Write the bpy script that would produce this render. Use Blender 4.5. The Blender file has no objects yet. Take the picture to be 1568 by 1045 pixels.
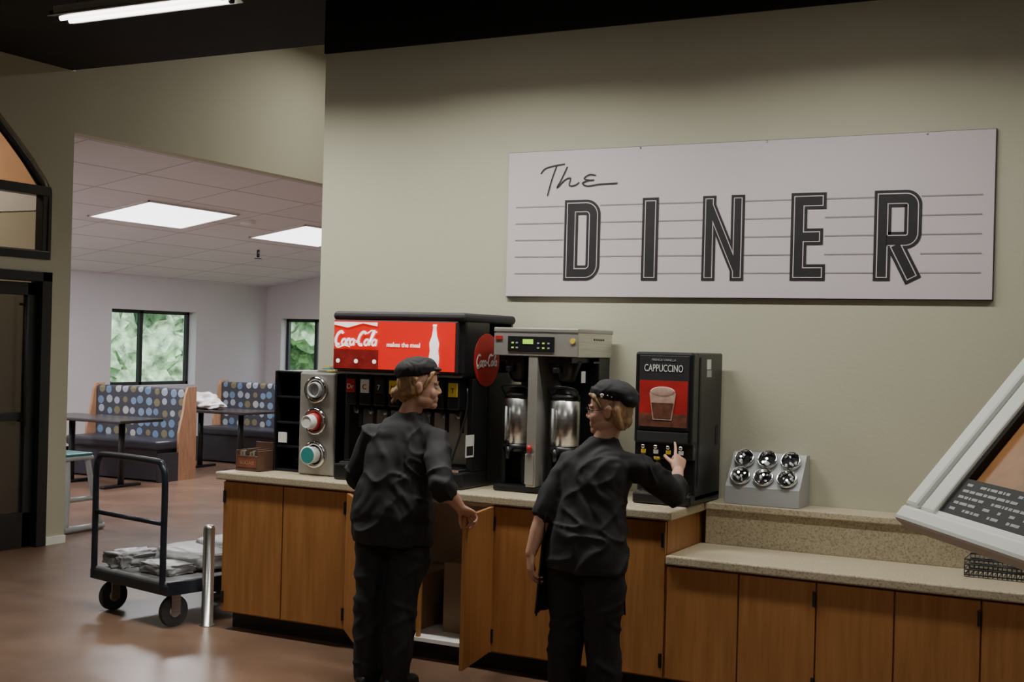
import bpy, bmesh, math, random
from mathutils import Vector, Matrix, noise
random.seed(7)
D=bpy.data
rad=math.radians
T=Matrix.Translation
def RX(a): return Matrix.Rotation(rad(a),4,'X')
def RY(a): return Matrix.Rotation(rad(a),4,'Y')
def RZ(a): return Matrix.Rotation(rad(a),4,'Z')

# ---------------------------------------------------------------- materials
def newmat(name):
    m=D.materials.new(name); m.use_nodes=True
    nt=m.node_tree; b=nt.nodes['Principled BSDF']
    return m,nt,b
def mat(name,col,rough=.5,metal=0.,em=None,es=0.,var=None,bump=None,coat=0.,stretch=(1,1,1)):
    m,nt,b=newmat(name)
    b.inputs['Base Color'].default_value=(*col,1)
    b.inputs['Roughness'].default_value=rough
    b.inputs['Metallic'].default_value=metal
    b.inputs['Coat Weight'].default_value=coat
    if em:
        b.inputs['Emission Color'].default_value=(*em,1)
        b.inputs['Emission Strength'].default_value=es
    if var or bump:
        tc=nt.nodes.new('ShaderNodeTexCoord'); mp=nt.nodes.new('ShaderNodeMapping')
        mp.inputs['Scale'].default_value=stretch
        nt.links.new(tc.outputs['Object'],mp.inputs['Vector'])
    if var:
        n=nt.nodes.new('ShaderNodeTexNoise'); n.inputs['Scale'].default_value=var[0]; n.inputs['Detail'].default_value=5
        r=nt.nodes.new('ShaderNodeValToRGB'); k=var[1]
        r.color_ramp.elements[0].position=.3; r.color_ramp.elements[1].position=.7
        r.color_ramp.elements[0].color=(*[c*(1-k) for c in col],1)
        r.color_ramp.elements[1].color=(*[min(1,c*(1+k)) for c in col],1)
        nt.links.new(mp.outputs[0],n.inputs['Vector']); nt.links.new(n.outputs['Fac'],r.inputs[0])
        nt.links.new(r.outputs[0],b.inputs['Base Color'])
    if bump:
        n=nt.nodes.new('ShaderNodeTexNoise'); n.inputs['Scale'].default_value=bump[0]; n.inputs['Detail'].default_value=4
        bp=nt.nodes.new('ShaderNodeBump'); bp.inputs['Strength'].default_value=bump[1]; bp.inputs['Distance'].default_value=.01
        nt.links.new(mp.outputs[0],n.inputs['Vector']); nt.links.new(n.outputs['Fac'],bp.inputs['Height'])
        nt.links.new(bp.outputs[0],b.inputs['Normal'])
    return m
M_wall=mat('wall_paint',(.485,.467,.355),.75,var=(1.2,.03),bump=(60,.08))
M_farwall=mat('dining_wall_paint',(.56,.53,.54),.8,var=(1.,.03))
M_black=mat('black_paint',(.008,.008,.009),.8,var=(3,.3))
M_bplast=mat('black_plastic',(.012,.012,.014),.35,var=(6,.2))
M_bmatte=mat('matte_black',(.018,.018,.02),.6,var=(6,.2))
M_dark=mat('cavity_shade',(.004,.004,.005),.8,var=(6,.2))  # near-black for flat discs that stand in for shade inside holes
M_steel=mat('brushed_steel',(.62,.61,.60),.28,1.,var=(3,.12),stretch=(1,1,40))
M_chrome=mat('chrome',(.75,.75,.75),.12,1.,var=(3,.05))
M_grey=mat('grey_plastic',(.40,.41,.42),.45,var=(5,.06))
M_silver=mat('silver_panel',(.42,.40,.37),.4,.5,var=(5,.06))
M_white=mat('white_plastic',(.75,.74,.72),.4,var=(5,.04))
M_cream=mat('cream_trim',(.90,.91,.85),.4,var=(5,.04))
M_sign=mat('sign_board',(.60,.53,.56),.5,var=(2,.02))
M_signk=mat('sign_ink',(.022,.020,.022),.5,var=(8,.15))
M_signl=mat('sign_lines',(.30,.27,.28),.5,var=(8,.1))
M_red=mat('red_print',(.42,.02,.02),.4,var=(8,.2))
M_dred=mat('faded_red_print',(.20,.05,.03),.6,var=(8,.3))
M_redlit=mat('lit_red_panel',(.5,.012,.01),.4,em=(1,.012,.008),es=.55,var=(4,.1))
M_whitelit=mat('lit_white_print',(.8,.8,.8),.4,em=(1,.9,.88),es=.9,var=(4,.05))
M_teal=mat('teal_cup',(.03,.25,.25),.4,var=(8,.1))
M_yellow=mat('yellow_label',(.75,.55,.05),.5,var=(8,.1))
M_green=mat('green_lcd',(.3,.6,.05),.4,em=(.5,1,.05),es=.6,var=(8,.1))
M_orange=mat('vestibule_warm_lit_wall',(.66,.38,.20),.7,var=(2,.1))  # orange base colour carries the warm light on the vestibule walls
M_card=mat('cardboard',(.26,.17,.10),.8,var=(4,.1))
M_caddy=mat('caddy_wood',(.10,.05,.03),.6,var=(8,.3))
M_skin=mat('skin',(.52,.29,.20),.5,var=(14,.1)); M_skin.node_tree.nodes['Principled BSDF'].inputs['Subsurface Weight'].default_value=.08
M_lip=mat('lips',(.42,.16,.13),.45,var=(14,.1))
M_eye=mat('eye_white',(.7,.68,.65),.2,var=(20,.05))
M_iris=mat('iris',(.03,.03,.03),.15,var=(20,.2))
M_cloth=mat('black_cloth',(.009,.009,.011),.78,var=(20,.25),bump=(28,.12))
M_cloth2=mat('black_trousers',(.007,.007,.009),.8,var=(20,.25),bump=(28,.12))
M_hairA=mat('hair_blond',(.30,.17,.075),.5,var=(30,.5),bump=(60,.8),stretch=(1,1,.25))
M_hairB=mat('hair_light',(.33,.20,.10),.5,var=(30,.5),bump=(60,.8),stretch=(1,1,.25))
M_shoe=mat('shoe_leather',(.012,.012,.012),.4,var=(20,.2))
M_tube=mat('fluorescent_tube',(.9,.9,.9),.3,em=(1,.96,.90),es=6,var=(3,.01))
M_trof=mat('troffer_lens',(.9,.9,.9),.3,em=(1,.97,.97),es=4.0,var=(3,.01))
M_vinyl=mat('booth_vinyl',(.03,.03,.04),.4,var=(8,.2))
M_boothw=mat('booth_wood',(.38,.20,.11),.5,var=(5,.2),stretch=(6,6,1))
M_table=mat('table_laminate',(.035,.03,.03),.25,var=(8,.2))
M_bag=mat('plastic_sheet',(.30,.30,.31),.4,var=(6,.25),bump=(6,.4))
M_cart=mat('cart_paint',(.012,.018,.03),.35,var=(8,.2))
M_deck=mat('cart_deck',(.22,.22,.23),.5,var=(8,.2))
M_rubber=mat('rubber',(.03,.03,.032),.6,var=(20,.2))
M_leaf=mat('foliage',(.38,.54,.33),.8,var=(5,.75),bump=(9,1.))
M_grass=mat('grass',(.26,.38,.16),.9,var=(2,.3))
def glass():
    m,nt,b=newmat('door_glass')
    b.inputs['Base Color'].default_value=(.035,.028,.028,1); b.inputs['Roughness'].default_value=.08
    b.inputs['Alpha'].default_value=.5
    return m
M_glass=glass()
def wood():
    m,nt,b=newmat('cabinet_oak')
    N=nt.nodes; L=nt.links
    tc=N.new('ShaderNodeTexCoord'); mp=N.new('ShaderNodeMapping'); mp.inputs['Scale'].default_value=(14,14,1.1)
    n=N.new('ShaderNodeTexNoise'); n.inputs['Scale'].default_value=2.2; n.inputs['Detail'].default_value=8; n.inputs['Distortion'].default_value=.4
    r=N.new('ShaderNodeValToRGB'); e=r.color_ramp.elements
    e[0].position=.25; e[0].color=(.31,.130,.038,1); e[1].position=.75; e[1].color=(.44,.205,.070,1)
    L.new(tc.outputs['Object'],mp.inputs[0]); L.new(mp.outputs[0],n.inputs['Vector']); L.new(n.outputs['Fac'],r.inputs[0]); L.new(r.outputs[0],b.inputs['Base Color'])
    b.inputs['Roughness'].default_value=.38
    return m
M_wood=wood()
def speck(name,c0,c1,c2):
    m,nt,b=newmat(name); N=nt.nodes; L=nt.links
    tc=N.new('ShaderNodeTexCoord'); v=N.new('ShaderNodeTexNoise'); v.inputs['Scale'].default_value=130; v.inputs['Detail'].default_value=3
    r=N.new('ShaderNodeValToRGB'); e=r.color_ramp.elements
    e[0].position=.34; e[0].color=(*c0,1); e[1].position=.46; e[1].color=(*c1,1)
    x=e.new(.66); x.color=(*c2,1)
    L.new(tc.outputs['Object'],v.inputs['Vector']); L.new(v.outputs['Fac'],r.inputs[0]); L.new(r.outputs[0],b.inputs['Base Color'])
    b.inputs['Roughness'].default_value=.35
    return m
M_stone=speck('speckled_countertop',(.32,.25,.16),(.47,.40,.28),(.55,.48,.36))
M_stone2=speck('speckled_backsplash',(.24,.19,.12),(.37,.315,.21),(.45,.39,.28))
def floorm():
    m,nt,b=newmat('stained_concrete'); N=nt.nodes; L=nt.links
    tc=N.new('ShaderNodeTexCoord')
    n=N.new('ShaderNodeTexNoise'); n.inputs['Scale'].default_value=1.3; n.inputs['Detail'].default_value=9; n.inputs['Roughness'].default_value=.65
    r=N.new('ShaderNodeValToRGB'); e=r.color_ramp.elements
    e[0].position=.3; e[0].color=(.115,.066,.042,1); e[1].position=.72; e[1].color=(.235,.142,.096,1)
    L.new(tc.outputs['Object'],n.inputs['Vector']); L.new(n.outputs['Fac'],r.inputs[0]); L.new(r.outputs[0],b.inputs['Base Color'])
    n2=N.new('ShaderNodeTexNoise'); n2.inputs['Scale'].default_value=3; n2.inputs['Detail'].default_value=6
    mr=N.new('ShaderNodeMapRange'); mr.inputs['To Min'].default_value=.22; mr.inputs['To Max'].default_value=.42
    L.new(tc.outputs['Object'],n2.inputs['Vector']); L.new(n2.outputs['Fac'],mr.inputs[0]); L.new(mr.outputs[0],b.inputs['Roughness'])
    return m
M_floor=floorm()
def tiles():
    m,nt,b=newmat('ceiling_tile'); N=nt.nodes; L=nt.links
    tc=N.new('ShaderNodeTexCoord')
    br=N.new('ShaderNodeTexBrick'); br.offset=0; br.squash=1
    br.inputs['Scale'].default_value=1; br.inputs['Brick Width'].default_value=1.3; br.inputs['Row Height'].default_value=.62
    br.inputs['Mortar Size'].default_value=.012; br.inputs['Mortar Smooth'].default_value=0
    br.inputs['Color1'].default_value=(.84,.82,.86,1); br.inputs['Color2'].default_value=(.80,.78,.82,1); br.inputs['Mortar'].default_value=(.55,.53,.56,1)
    mp=N.new('ShaderNodeMapping'); mp.inputs['Rotation'].default_value=(0,0,rad(90))
    L.new(tc.outputs['Object'],mp.inputs[0]); L.new(mp.outputs[0],br.inputs['Vector']); L.new(br.outputs['Color'],b.inputs['Base Color'])
    b.inputs['Roughness'].default_value=.9
    return m
M_tile=tiles()
def dots():
    m,nt,b=newmat('booth_fabric'); N=nt.nodes; L=nt.links
    tc=N.new('ShaderNodeTexCoord')
    v=N.new('ShaderNodeTexVoronoi'); v.inputs['Scale'].default_value=8; v.inputs['Randomness'].default_value=.25
    mp=N.new('ShaderNodeMapping'); mp.inputs['Scale'].default_value=(1,0.001,1)
    L.new(tc.outputs['Object'],mp.inputs[0]); L.new(mp.outputs[0],v.inputs['Vector'])
    sep=N.new('ShaderNodeSeparateColor'); L.new(v.outputs['Color'],sep.inputs[0])
    r=N.new('ShaderNodeValToRGB'); r.color_ramp.interpolation='CONSTANT'; e=r.color_ramp.elements
    e[0].position=0; e[0].color=(.12,.20,.32,1); e[1].position=.3; e[1].color=(.30,.34,.40,1)
    for p,c in ((.55,(.17,.15,.08)),(.75,(.16,.25,.36)),(.9,(.4,.4,.38))):
        x=e.new(p); x.color=(*c,1)
    L.new(sep.outputs[0],r.inputs[0])
    lt=N.new('ShaderNodeMath'); lt.operation='LESS_THAN'; lt.inputs[1].default_value=.38
    L.new(v.outputs['Distance'],lt.inputs[0])
    mx=N.new('ShaderNodeMix'); mx.data_type='RGBA'; mx.inputs['A'].default_value=(.04,.042,.055,1)
    L.new(lt.outputs[0],mx.inputs['Factor']); L.new(r.outputs[0],mx.inputs['B']); L.new(mx.outputs['Result'],b.inputs['Base Color'])
    b.inputs['Roughness'].default_value=.7
    return m
M_dots=dots()

# ---------------------------------------------------------------- builder
class Obj:
    def __init__(s,name): s.name=name; s.bm=bmesh.new(); s.mats=[]
    def mi(s,m):
        if m not in s.mats: s.mats.append(m)
        return s.mats.index(m)
    def add(s,t,m,smooth=False,M=None):
        if M is not None: bmesh.ops.transform(t,matrix=M,verts=t.verts)
        i=s.mi(m)
        for f in t.faces:
            f.material_index=i
            f.smooth = (smooth is True) or (smooth=='q' and len(f.verts)<=4)
        me=D.meshes.new('t'); t.to_mesh(me); t.free(); s.bm.from_mesh(me); D.meshes.remove(me)
    def box(s,x0,x1,y0,y1,z0,z1,m,bev=0,M=None,seg=2):
        t=bmesh.new(); bmesh.ops.create_cube(t,size=1)
        bmesh.ops.transform(t,matrix=T(((x0+x1)/2,(y0+y1)/2,(z0+z1)/2))@Matrix.Diagonal((abs(x1-x0),abs(y1-y0),abs(z1-z0),1)),verts=t.verts)
        if bev: bmesh.ops.bevel(t,geom=t.edges[:],offset=bev,segments=seg,affect='EDGES',profile=.5)
        s.add(t,m,False,M)
    def cyl(s,p0,p1,r0,m,r1=None,seg=24,M=None):
        p0=Vector(p0);p1=Vector(p1); r1=r0 if r1 is None else r1; d=p1-p0
        t=bmesh.new(); bmesh.ops.create_cone(t,cap_ends=True,segments=seg,radius1=r0,radius2=r1,depth=d.length)
        bmesh.ops.transform(t,matrix=T((p0+p1)/2)@d.to_track_quat('Z','Y').to_matrix().to_4x4(),verts=t.verts)
        s.add(t,m,'q',M)
    def sph(s,c,r,m,M=None,seg=20,R=None):
        if not hasattr(r,'__len__'): r=(r,r,r)
        t=bmesh.new(); bmesh.ops.create_uvsphere(t,u_segments=seg,v_segments=seg*2//3,radius=1)
        X=T(c)@(R if R is not None else Matrix())@Matrix.Diagonal((*r,1))
        bmesh.ops.transform(t,matrix=X,verts=t.verts); s.add(t,m,True,M)
    def lathe(s,o,ax,prof,m,seg=28,M=None,caps=True):
        o=Vector(o);ax=Vector(ax).normalized(); q=ax.to_track_quat('Z','Y'); t=bmesh.new(); rings=[]
        for (h,r) in prof:
            rings.append([t.verts.new(o+q@Vector((r*math.cos(k*2*math.pi/seg),r*math.sin(k*2*math.pi/seg),h))) for k in range(seg)])
        for a,b in zip(rings,rings[1:]):
            for k in range(seg): t.faces.new((a[k],a[(k+1)%seg],b[(k+1)%seg],b[k]))
        if caps:
            t.faces.new(rings[0][::-1]); t.faces.new(rings[-1])
        s.add(t,m,'q',M)
    def loft(s,rings,m,M=None,caps=True,smooth='q'):
        t=bmesh.new(); R=[[t.verts.new(p) for p in r] for r in rings]; n=len(R[0])
        for a,b in zip(R,R[1:]):
            for k in range(n): t.faces.new((a[k],a[(k+1)%n],b[(k+1)%n],b[k]))
        if caps: t.faces.new(R[0][::-1]); t.faces.new(R[-1])
        bmesh.ops.recalc_face_normals(t,faces=t.faces)
        s.add(t,m,smooth,M)
    def tube(s,pts,r,m,seg=10,M=None,closed=False,sub=0):
        pts=[Vector(p) for p in pts]
        if sub: pts=smoothpath(pts,sub,closed)
        n=len(pts); rings=[]; prev=None
        for i,p in enumerate(pts):
            if closed: d=pts[(i+1)%n]-pts[i-1]
            else: d=pts[min(i+1,n-1)]-pts[max(i-1,0)]
            d.normalize()
            if prev is None:
                up=Vector((0,0,1)) if abs(d.z)<.9 else Vector((0,1,0))
                a=d.cross(up).normalized()
            else: a=(prev-d*prev.dot(d)).normalized()
            prev=a; b=d.cross(a)
            rings.append([p+(a*math.cos(k*2*math.pi/seg)+b*math.sin(k*2*math.pi/seg))*r for k in range(seg)])
        if closed: rings.append(rings[0])
        s.loft(rings,m,M,caps=not closed)
    def prism(s,pts,vec,m,M=None):
        t=bmesh.new(); f=t.faces.new([t.verts.new(p) for p in pts])
        g=bmesh.ops.extrude_face_region(t,geom=[f]); vs=[e for e in g['geom'] if isinstance(e,bmesh.types.BMVert)]
        bmesh.ops.translate(t,vec=Vector(vec),verts=vs); bmesh.ops.recalc_face_normals(t,faces=t.faces); s.add(t,m,False,M)
    def ribbon(s,pts,w,m,off,M,cap=0.):
        """flat mitred stroke in local XY plane, lifted off along local +Z"""
        P=[]
        for p in pts:
            v=Vector((p[0],p[1],0))
            if not P or (v-P[-1]).length>1e-4: P.append(v)
        closed=(P[0]-P[-1]).length<1e-4 and len(P)>3
        if closed: P=P[:-1]
        if cap and not closed:
            P[0]=P[0]+(P[1]-P[0]).normalized()*cap; P[-1]=P[-1]+(P[-2]-P[-1]).normalized()*cap
        t=bmesh.new(); rows=[]; n=len(P)
        for i,p in enumerate(P):
            d0=(p-P[i-1]).normalized() if (i>0 or closed) else None
            d1=(P[(i+1)%n]-p).normalized() if (i<n-1 or closed) else None
            if d0 is None: d0=d1
            if d1 is None: d1=d0
            n0=Vector((-d0.y,d0.x,0)); n1=Vector((-d1.y,d1.x,0)); m_=n0+n1
            if m_.length<.3: m_=n0
            m_.normalize(); k=w/2/max(.45,m_.dot(n0))
            rows.append((t.verts.new(p+m_*k+Vector((0,0,off))),t.verts.new(p-m_*k+Vector((0,0,off)))))
        if closed: rows.append(rows[0])
        for a,b in zip(rows,rows[1:]):
            try: t.faces.new((a[0],a[1],b[1],b[0]))
            except ValueError: pass
        s.add(t,m,False,M)
    def text(s,body,size,m,M,shear=0,bold=0,align='CENTER',extr=.0005):
        cu=D.curves.new('t','FONT'); cu.body=body; cu.size=size; cu.shear=shear; cu.offset=bold; cu.align_x=align; cu.extrude=extr; cu.resolution_u=4
        o=D.objects.new('t',cu); bpy.context.scene.collection.objects.link(o)
        dg=bpy.context.evaluated_depsgraph_get(); me=D.meshes.new_from_object(o.evaluated_get(dg))
        t=bmesh.new(); t.from_mesh(me); s.add(t,m,False,M)
        D.objects.remove(o); D.meshes.remove(me); D.curves.remove(cu)
    def done(s,parent=None,world=False):
        if not world:
            xs=[v.co for v in s.bm.verts]
            c=Vector(((min(v.x for v in xs)+max(v.x for v in xs))/2,(min(v.y for v in xs)+max(v.y for v in xs))/2,min(v.z for v in xs)))
            bmesh.ops.translate(s.bm,vec=-c,verts=s.bm.verts)
        else: c=Vector((0,0,0))
        me=D.meshes.new(s.name); s.bm.to_mesh(me); s.bm.free()
        for m in s.mats: me.materials.append(m)
        o=D.objects.new(s.name,me); o.location=c; bpy.context.scene.collection.objects.link(o)
        if parent: o.parent=parent
        return o
def smoothpath(P,sub,closed=False):
    out=[]; n=len(P)
    rng=range(n if closed else n-1)
    for i in rng:
        p0=P[i-1] if (i>0 or closed) else P[i]; p1=P[i]; p2=P[(i+1)%n]; p3=P[(i+2)%n] if (i+2<n or closed) else P[(i+1)%n]
        for k in range(sub):
            t=k/sub
            out.append(.5*((2*p1)+(p2-p0)*t+(2*p0-5*p1+4*p2-p3)*t*t+(3*p1-p0-3*p2+p3)*t**3))
    if not closed: out.append(P[-1])
    return out
def light(name,loc,size,power,col=(1,1,1),rot=(0,0,0),spread=180):
    l=D.lights.new(name,'AREA'); l.shape='RECTANGLE'; l.size=size[0]; l.size_y=size[1]; l.energy=power; l.color=col; l.spread=rad(spread)
    o=D.objects.new(name,l); o.location=loc; o.rotation_euler=[rad(a) for a in rot]; bpy.context.scene.collection.objects.link(o); return o

# ---------------------------------------------------------------- room shell
o=Obj('floor'); o.box(-13.3,4.2,-3.2,16.8,-.1,0,M_floor); o.done(world=True)
o=Obj('ceiling'); o.box(-8.05,4.2,-3.2,7.4,3.79,3.9,M_black); o.done(world=True)
o=Obj('ceiling_passage'); o.box(-8.05,-4.5,7.40,16.8,5.0,5.1,M_black); o.box(-7.9,-4.5,7.40,7.46,3.79,5.0,M_black); o.done(world=True)
zc=lambda X:4.57+.158*X
o2=Obj('ceiling_dining')
o2.prism([(-13.2,7.5,zc(-13.2)),(-7.99,7.5,zc(-7.99)),(-7.99,16.7,zc(-7.99)),(-13.2,16.7,zc(-13.2))],(0,0,.08),M_tile); o2.done(world=True)
o=Obj('wall_main')
o.box(-4.72,4.2,6.5,6.65,0,3.46,M_wall); o.box(-4.72,4.2,6.48,6.65,3.46,3.79,M_black)
o.box(-4.72,-4.57,6.65,16.6,0,5.0,M_wall); o.done(world=True)
o=Obj('wall_right'); o.box(4.0,4.2,-3.2,6.5,0,3.79,M_wall); o.done(world=True)
o=Obj('wall_behind'); o.box(-8.05,4.0,-3.2,-3.0,0,3.79,M_wall); o.done(world=True)
o=Obj('wall_left')
x0,x1=-8.05,-7.9
o.box(x0,x1,-3.0,5.28,0,3.79,M_wall); o.box(x0,x1,7.29,7.5,0,3.79,M_wall)
o.box(x0,x1,5.28,7.29,2.16,2.255,M_wall)
arch=[(7.29,2.78),(7.235,2.88),(7.10,3.03),(6.94,3.18),(6.77,3.33),(6.54,3.48),(6.285,3.58)]
archL=[(12.57-a,b) for a,b in arch[::-1]]
full=arch+archL[1:]
o.prism([(x0,a,b) for a,b in full]+[(x0,5.28,3.79),(x0,7.29,3.79)],(.15,0,0),M_wall)
o.box(x0,x1,7.5,16.6,3.30,5.0,M_wall)
o.done(world=True)
o=Obj('baseboard_left'); o.box(-7.9,-7.88,7.30,7.5,0,.06,M_cream); o.box(-7.9,-7.87,-3.,5.2,0,.08,M_bmatte)
o.done(world=True)
o=Obj('wall_dining_front'); o.box(-13.3,-8.05,7.4,7.5,0,3.4,M_farwall); o.done(world=True)
o=Obj('wall_dining_left')
wins=[(10.6,12.35),(13.2,14.93)]
X0,X1=-13.35,-13.1
ys=[7.4]+[v for w in wins for v in w]+[16.8]
for a,b in zip(ys[::2],ys[1::2]): o.box(X0,X1,a,b,0,2.52,M_farwall)
for a,b in wins:
    o.box(X0,X1,a,b,0,.945,M_farwall); o.box(X0,X1,a,b,2.03,2.52,M_farwall)
o.done(world=True)
o=Obj('wall_dining_end')
o.box(-13.1,-12.8,16.6,16.85,0,3.4,M_farwall); o.box(-11.4,-4.57,16.6,16.85,0,5.0,M_farwall)
o.box(-12.8,-11.4,16.6,16.85,0,.945,M_farwall); o.box(-12.8,-11.4,16.6,16.85,1.99,3.4,M_farwall); o.done(world=True)
def window_frame(name,a,b,z0,z1,axis,pos):
    o=Obj(name); w=.05
    def bx(p,q,r,s):
        if axis=='Y': o.box(pos,pos+.06,p,q,r,s,M_bplast,.004)
        else: o.box(p,q,pos,pos+.06,r,s,M_bplast,.004)
    bx(a,a+w,z0,z1); bx(b-w,b,z0,z1); bx(a,b,z0,z0+w); bx(a,b,z1-w,z1); m=a+(b-a)*.42; bx(m-.03,m+.03,z0,z1)
    o.done(world=True)
window_frame('window_1',10.6,12.35,.945,2.03,'Y',-13.3)
window_frame('window_2',13.2,14.93,.945,2.03,'Y',-13.3)
window_frame('window_3',-12.8,-11.4,.945,1.99,'X',16.74)
o=Obj('wall_vestibule'); o.box(-11.1,-11.0,3.0,7.4,0,2.95,M_wall); o.box(-11.1,-11.0,3.0,7.4,2.95,3.8,M_orange); o.box(-11.0,-8.05,2.9,3.0,0,3.8,M_wall); o.box(-11.1,-8.05,2.9,7.4,3.8,3.9,M_orange)
o.box(-11,-8.05,7.34,7.4,0,2.66,M_wall); o.box(-11,-8.05,7.33,7.4,2.66,2.86,M_white); o.box(-11,-8.05,7.34,7.4,2.86,3.8,M_orange); o.done(world=True)  # white band paints the lamp-lit strip of wall, orange above paints warm light
o=Obj('floor_vestibule'); o.box(-11.1,-8.05,2.9,7.4,-.1,-.001,M_floor)
o.done(world=True)
o=Obj('window_arched')
o.tube([(-7.93,a,b) for a,b in [(7.25,2.29)]+[(a-.035*(1 if a>6.4 else (-1 if a<6.2 else 0)),b-.03) for a,b in full]+[(5.32,2.29)]],.04,M_bplast,seg=4,closed=True)
o.box(-7.99,-7.89,5.28,7.27,2.255,2.32,M_bplast,.004); o.box(-7.99,-7.89,5.28,7.27,2.755,2.83,M_bplast,.004)
o.box(-7.98,-7.90,7.2,7.29,2.28,2.82,M_bplast,.004)
o.done()
o=Obj('door_1')
o.box(-8.0,-7.87,7.19,7.29,0,2.16,M_bplast,.005); o.box(-8.0,-7.87,5.28,5.38,0,2.16,M_bplast,.005); o.box(-8.0,-7.87,5.28,7.29,2.08,2.16,M_bplast,.005)
for (a,b) in ((5.39,6.28),(6.29,7.18)):
    o.box(-7.97,-7.92,a,a+.09,.01,2.07,M_bplast,.004); o.box(-7.97,-7.92,b-.09,b,.01,2.07,M_bplast,.004)
    o.box(-7.97,-7.92,a,b,1.97,2.07,M_bplast,.004); o.box(-7.97,-7.92,a,b,.01,.28,M_bplast,.004)
    o.box(-7.955,-7.94,a+.08,b-.08,.28,1.98,M_glass); o.box(-7.955,-7.90,a+.08,b-.08,1.0,1.06,M_bplast,.004)
    o.cyl((-7.88,b-.13,.95),(-7.88,b-.13,1.95),.015,M_bmatte)
    for z in (1.0,1.9): o.cyl((-7.95,b-.13,z),(-7.88,b-.13,z),.012,M_bmatte)
o.done()

# outside
o=Obj('tree_line')
for i in range(190):
    if i<70: c=(-18.5+random.uniform(-1.5,1.5),random.uniform(6,32),random.uniform(0,5))
    elif i<100: c=(random.uniform(-20,-6),24+random.uniform(-2,2),random.uniform(0,5))
    else: c=(-23+random.uniform(-2,2),random.uniform(4,40),random.uniform(0,6)) if i<165 else (random.uniform(-25,-4),30+random.uniform(-2,2),random.uniform(0,6))
    t=bmesh.new(); bmesh.ops.create_icosphere(t,subdivisions=4,radius=random.uniform(.5,1.1) if i<100 else random.uniform(1.4,2.2))
    for v in t.verts: v.co*=1+.5*noise.noise(v.co*2.6+Vector(c))+.35*noise.noise(v.co*7+Vector(c))
    o.add(t,M_leaf,False,T(c))
for i in range(12):
    y=8+i*2; o.cyl((-19,y,-.2),(-19,y,3),.12,M_card)
o.done()
o=Obj('lawn_ground'); o.box(-40,-13.4,-5,45,-.4,-.2,M_grass); o.box(-13.4,10,17,45,-.4,-.2,M_grass); o.done(world=True)

# ---------------------------------------------------------------- counters
YF=5.83
o=Obj('base_cabinet')
CL=-4.865
o.box(CL+.02,-2.17,YF+.07,6.45,0,.1,M_bmatte)
o.box(CL,-4.0,YF,6.48,.1,.865,M_wood)
o.box(-3.1,-2.15,YF,6.48,.1,.865,M_wood)
o.box(-4.0,-3.1,YF,6.48,.1,.12,M_white); o.box(-4.0,-3.1,6.46,6.48,.12,.865,M_white); o.box(-4.0,-3.1,YF,6.46,.845,.865,M_white)
o.box(-3.56,-3.54,YF+.01,YF+.03,.12,.845,M_wood)
def door(a,b,z0=.11,z1=.855,yf=YF): o.box(a+.004,b-.004,yf-.02,yf,z0,z1,M_wood,.002)
for a,b in ((CL,-4.435),(-4.435,-4.0),(-3.1,-2.625),(-2.625,-2.15)): door(a,b)
for x in (CL+.015,-4.01,-3.085,-2.165):
    for z in (.19,.77): o.box(x-.008,x+.008,YF-.03,YF-.018,z-.035,z+.035,M_bplast,.003)
M1=T((-3.1,YF-.01,0))@RZ(-80)
o.box(0,.445,-.01,.01,.11,.855,M_wood,.002,M=M1)
M2=T((-4.0,YF-.012,0))@RZ(-46)
o.box(0,.43,-.01,.01,.11,.855,M_wood,.002,M=M2)
o.box(CL-.045,-2.12,5.79,6.49,.865,.91,M_stone,.008)
o.done()
o=Obj('cardboard_box'); o.box(-3.95,-3.62,6.0,6.4,.12,.42,M_card,.004); o.box(-3.795,-3.775,5.998,6.4,.12,.422,M_white); o.done()
o=Obj('cardboard_box'); o.box(-3.50,-3.20,6.02,6.4,.12,.5,M_card,.004); o.box(-3.36,-3.34,6.018,6.4,.12,.502,M_white); o.done()
o=Obj('paper_roll'); o.lathe((-3.22,5.93,.12),(0,0,1),[(0,.02),(0,.06),(.2,.06),(.2,.02)],M_white); o.done()
o=Obj('base_cabinet')
o.box(-2.14,1.5,YF+.07,6.2,0,.1,M_bmatte); o.box(-2.145,1.5,YF,6.28,.1,.655,M_wood)
xs=[-2.145,-1.786,-1.422,-1.075,-.712,-.35,.01,.37,.73,1.09,1.49]
for a,b in zip(xs,xs[1:]): door(a,b,.11,.645)
for x in (-1.43,-.72,.0): 
    for z in (.18,.57): o.box(x-.008,x+.008,YF-.03,YF-.018,z-.035,z+.035,M_bplast,.003)
o.box(-2.145,1.5,5.79,6.29,.655,.70,M_stone,.008); o.done()
o=Obj('backsplash_ledge'); o.box(-2.115,1.5,6.29,6.498,.70,.875,M_stone2); o.box(-2.118,1.5,6.275,6.498,.875,.91,M_stone,.006); o.done()

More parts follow.
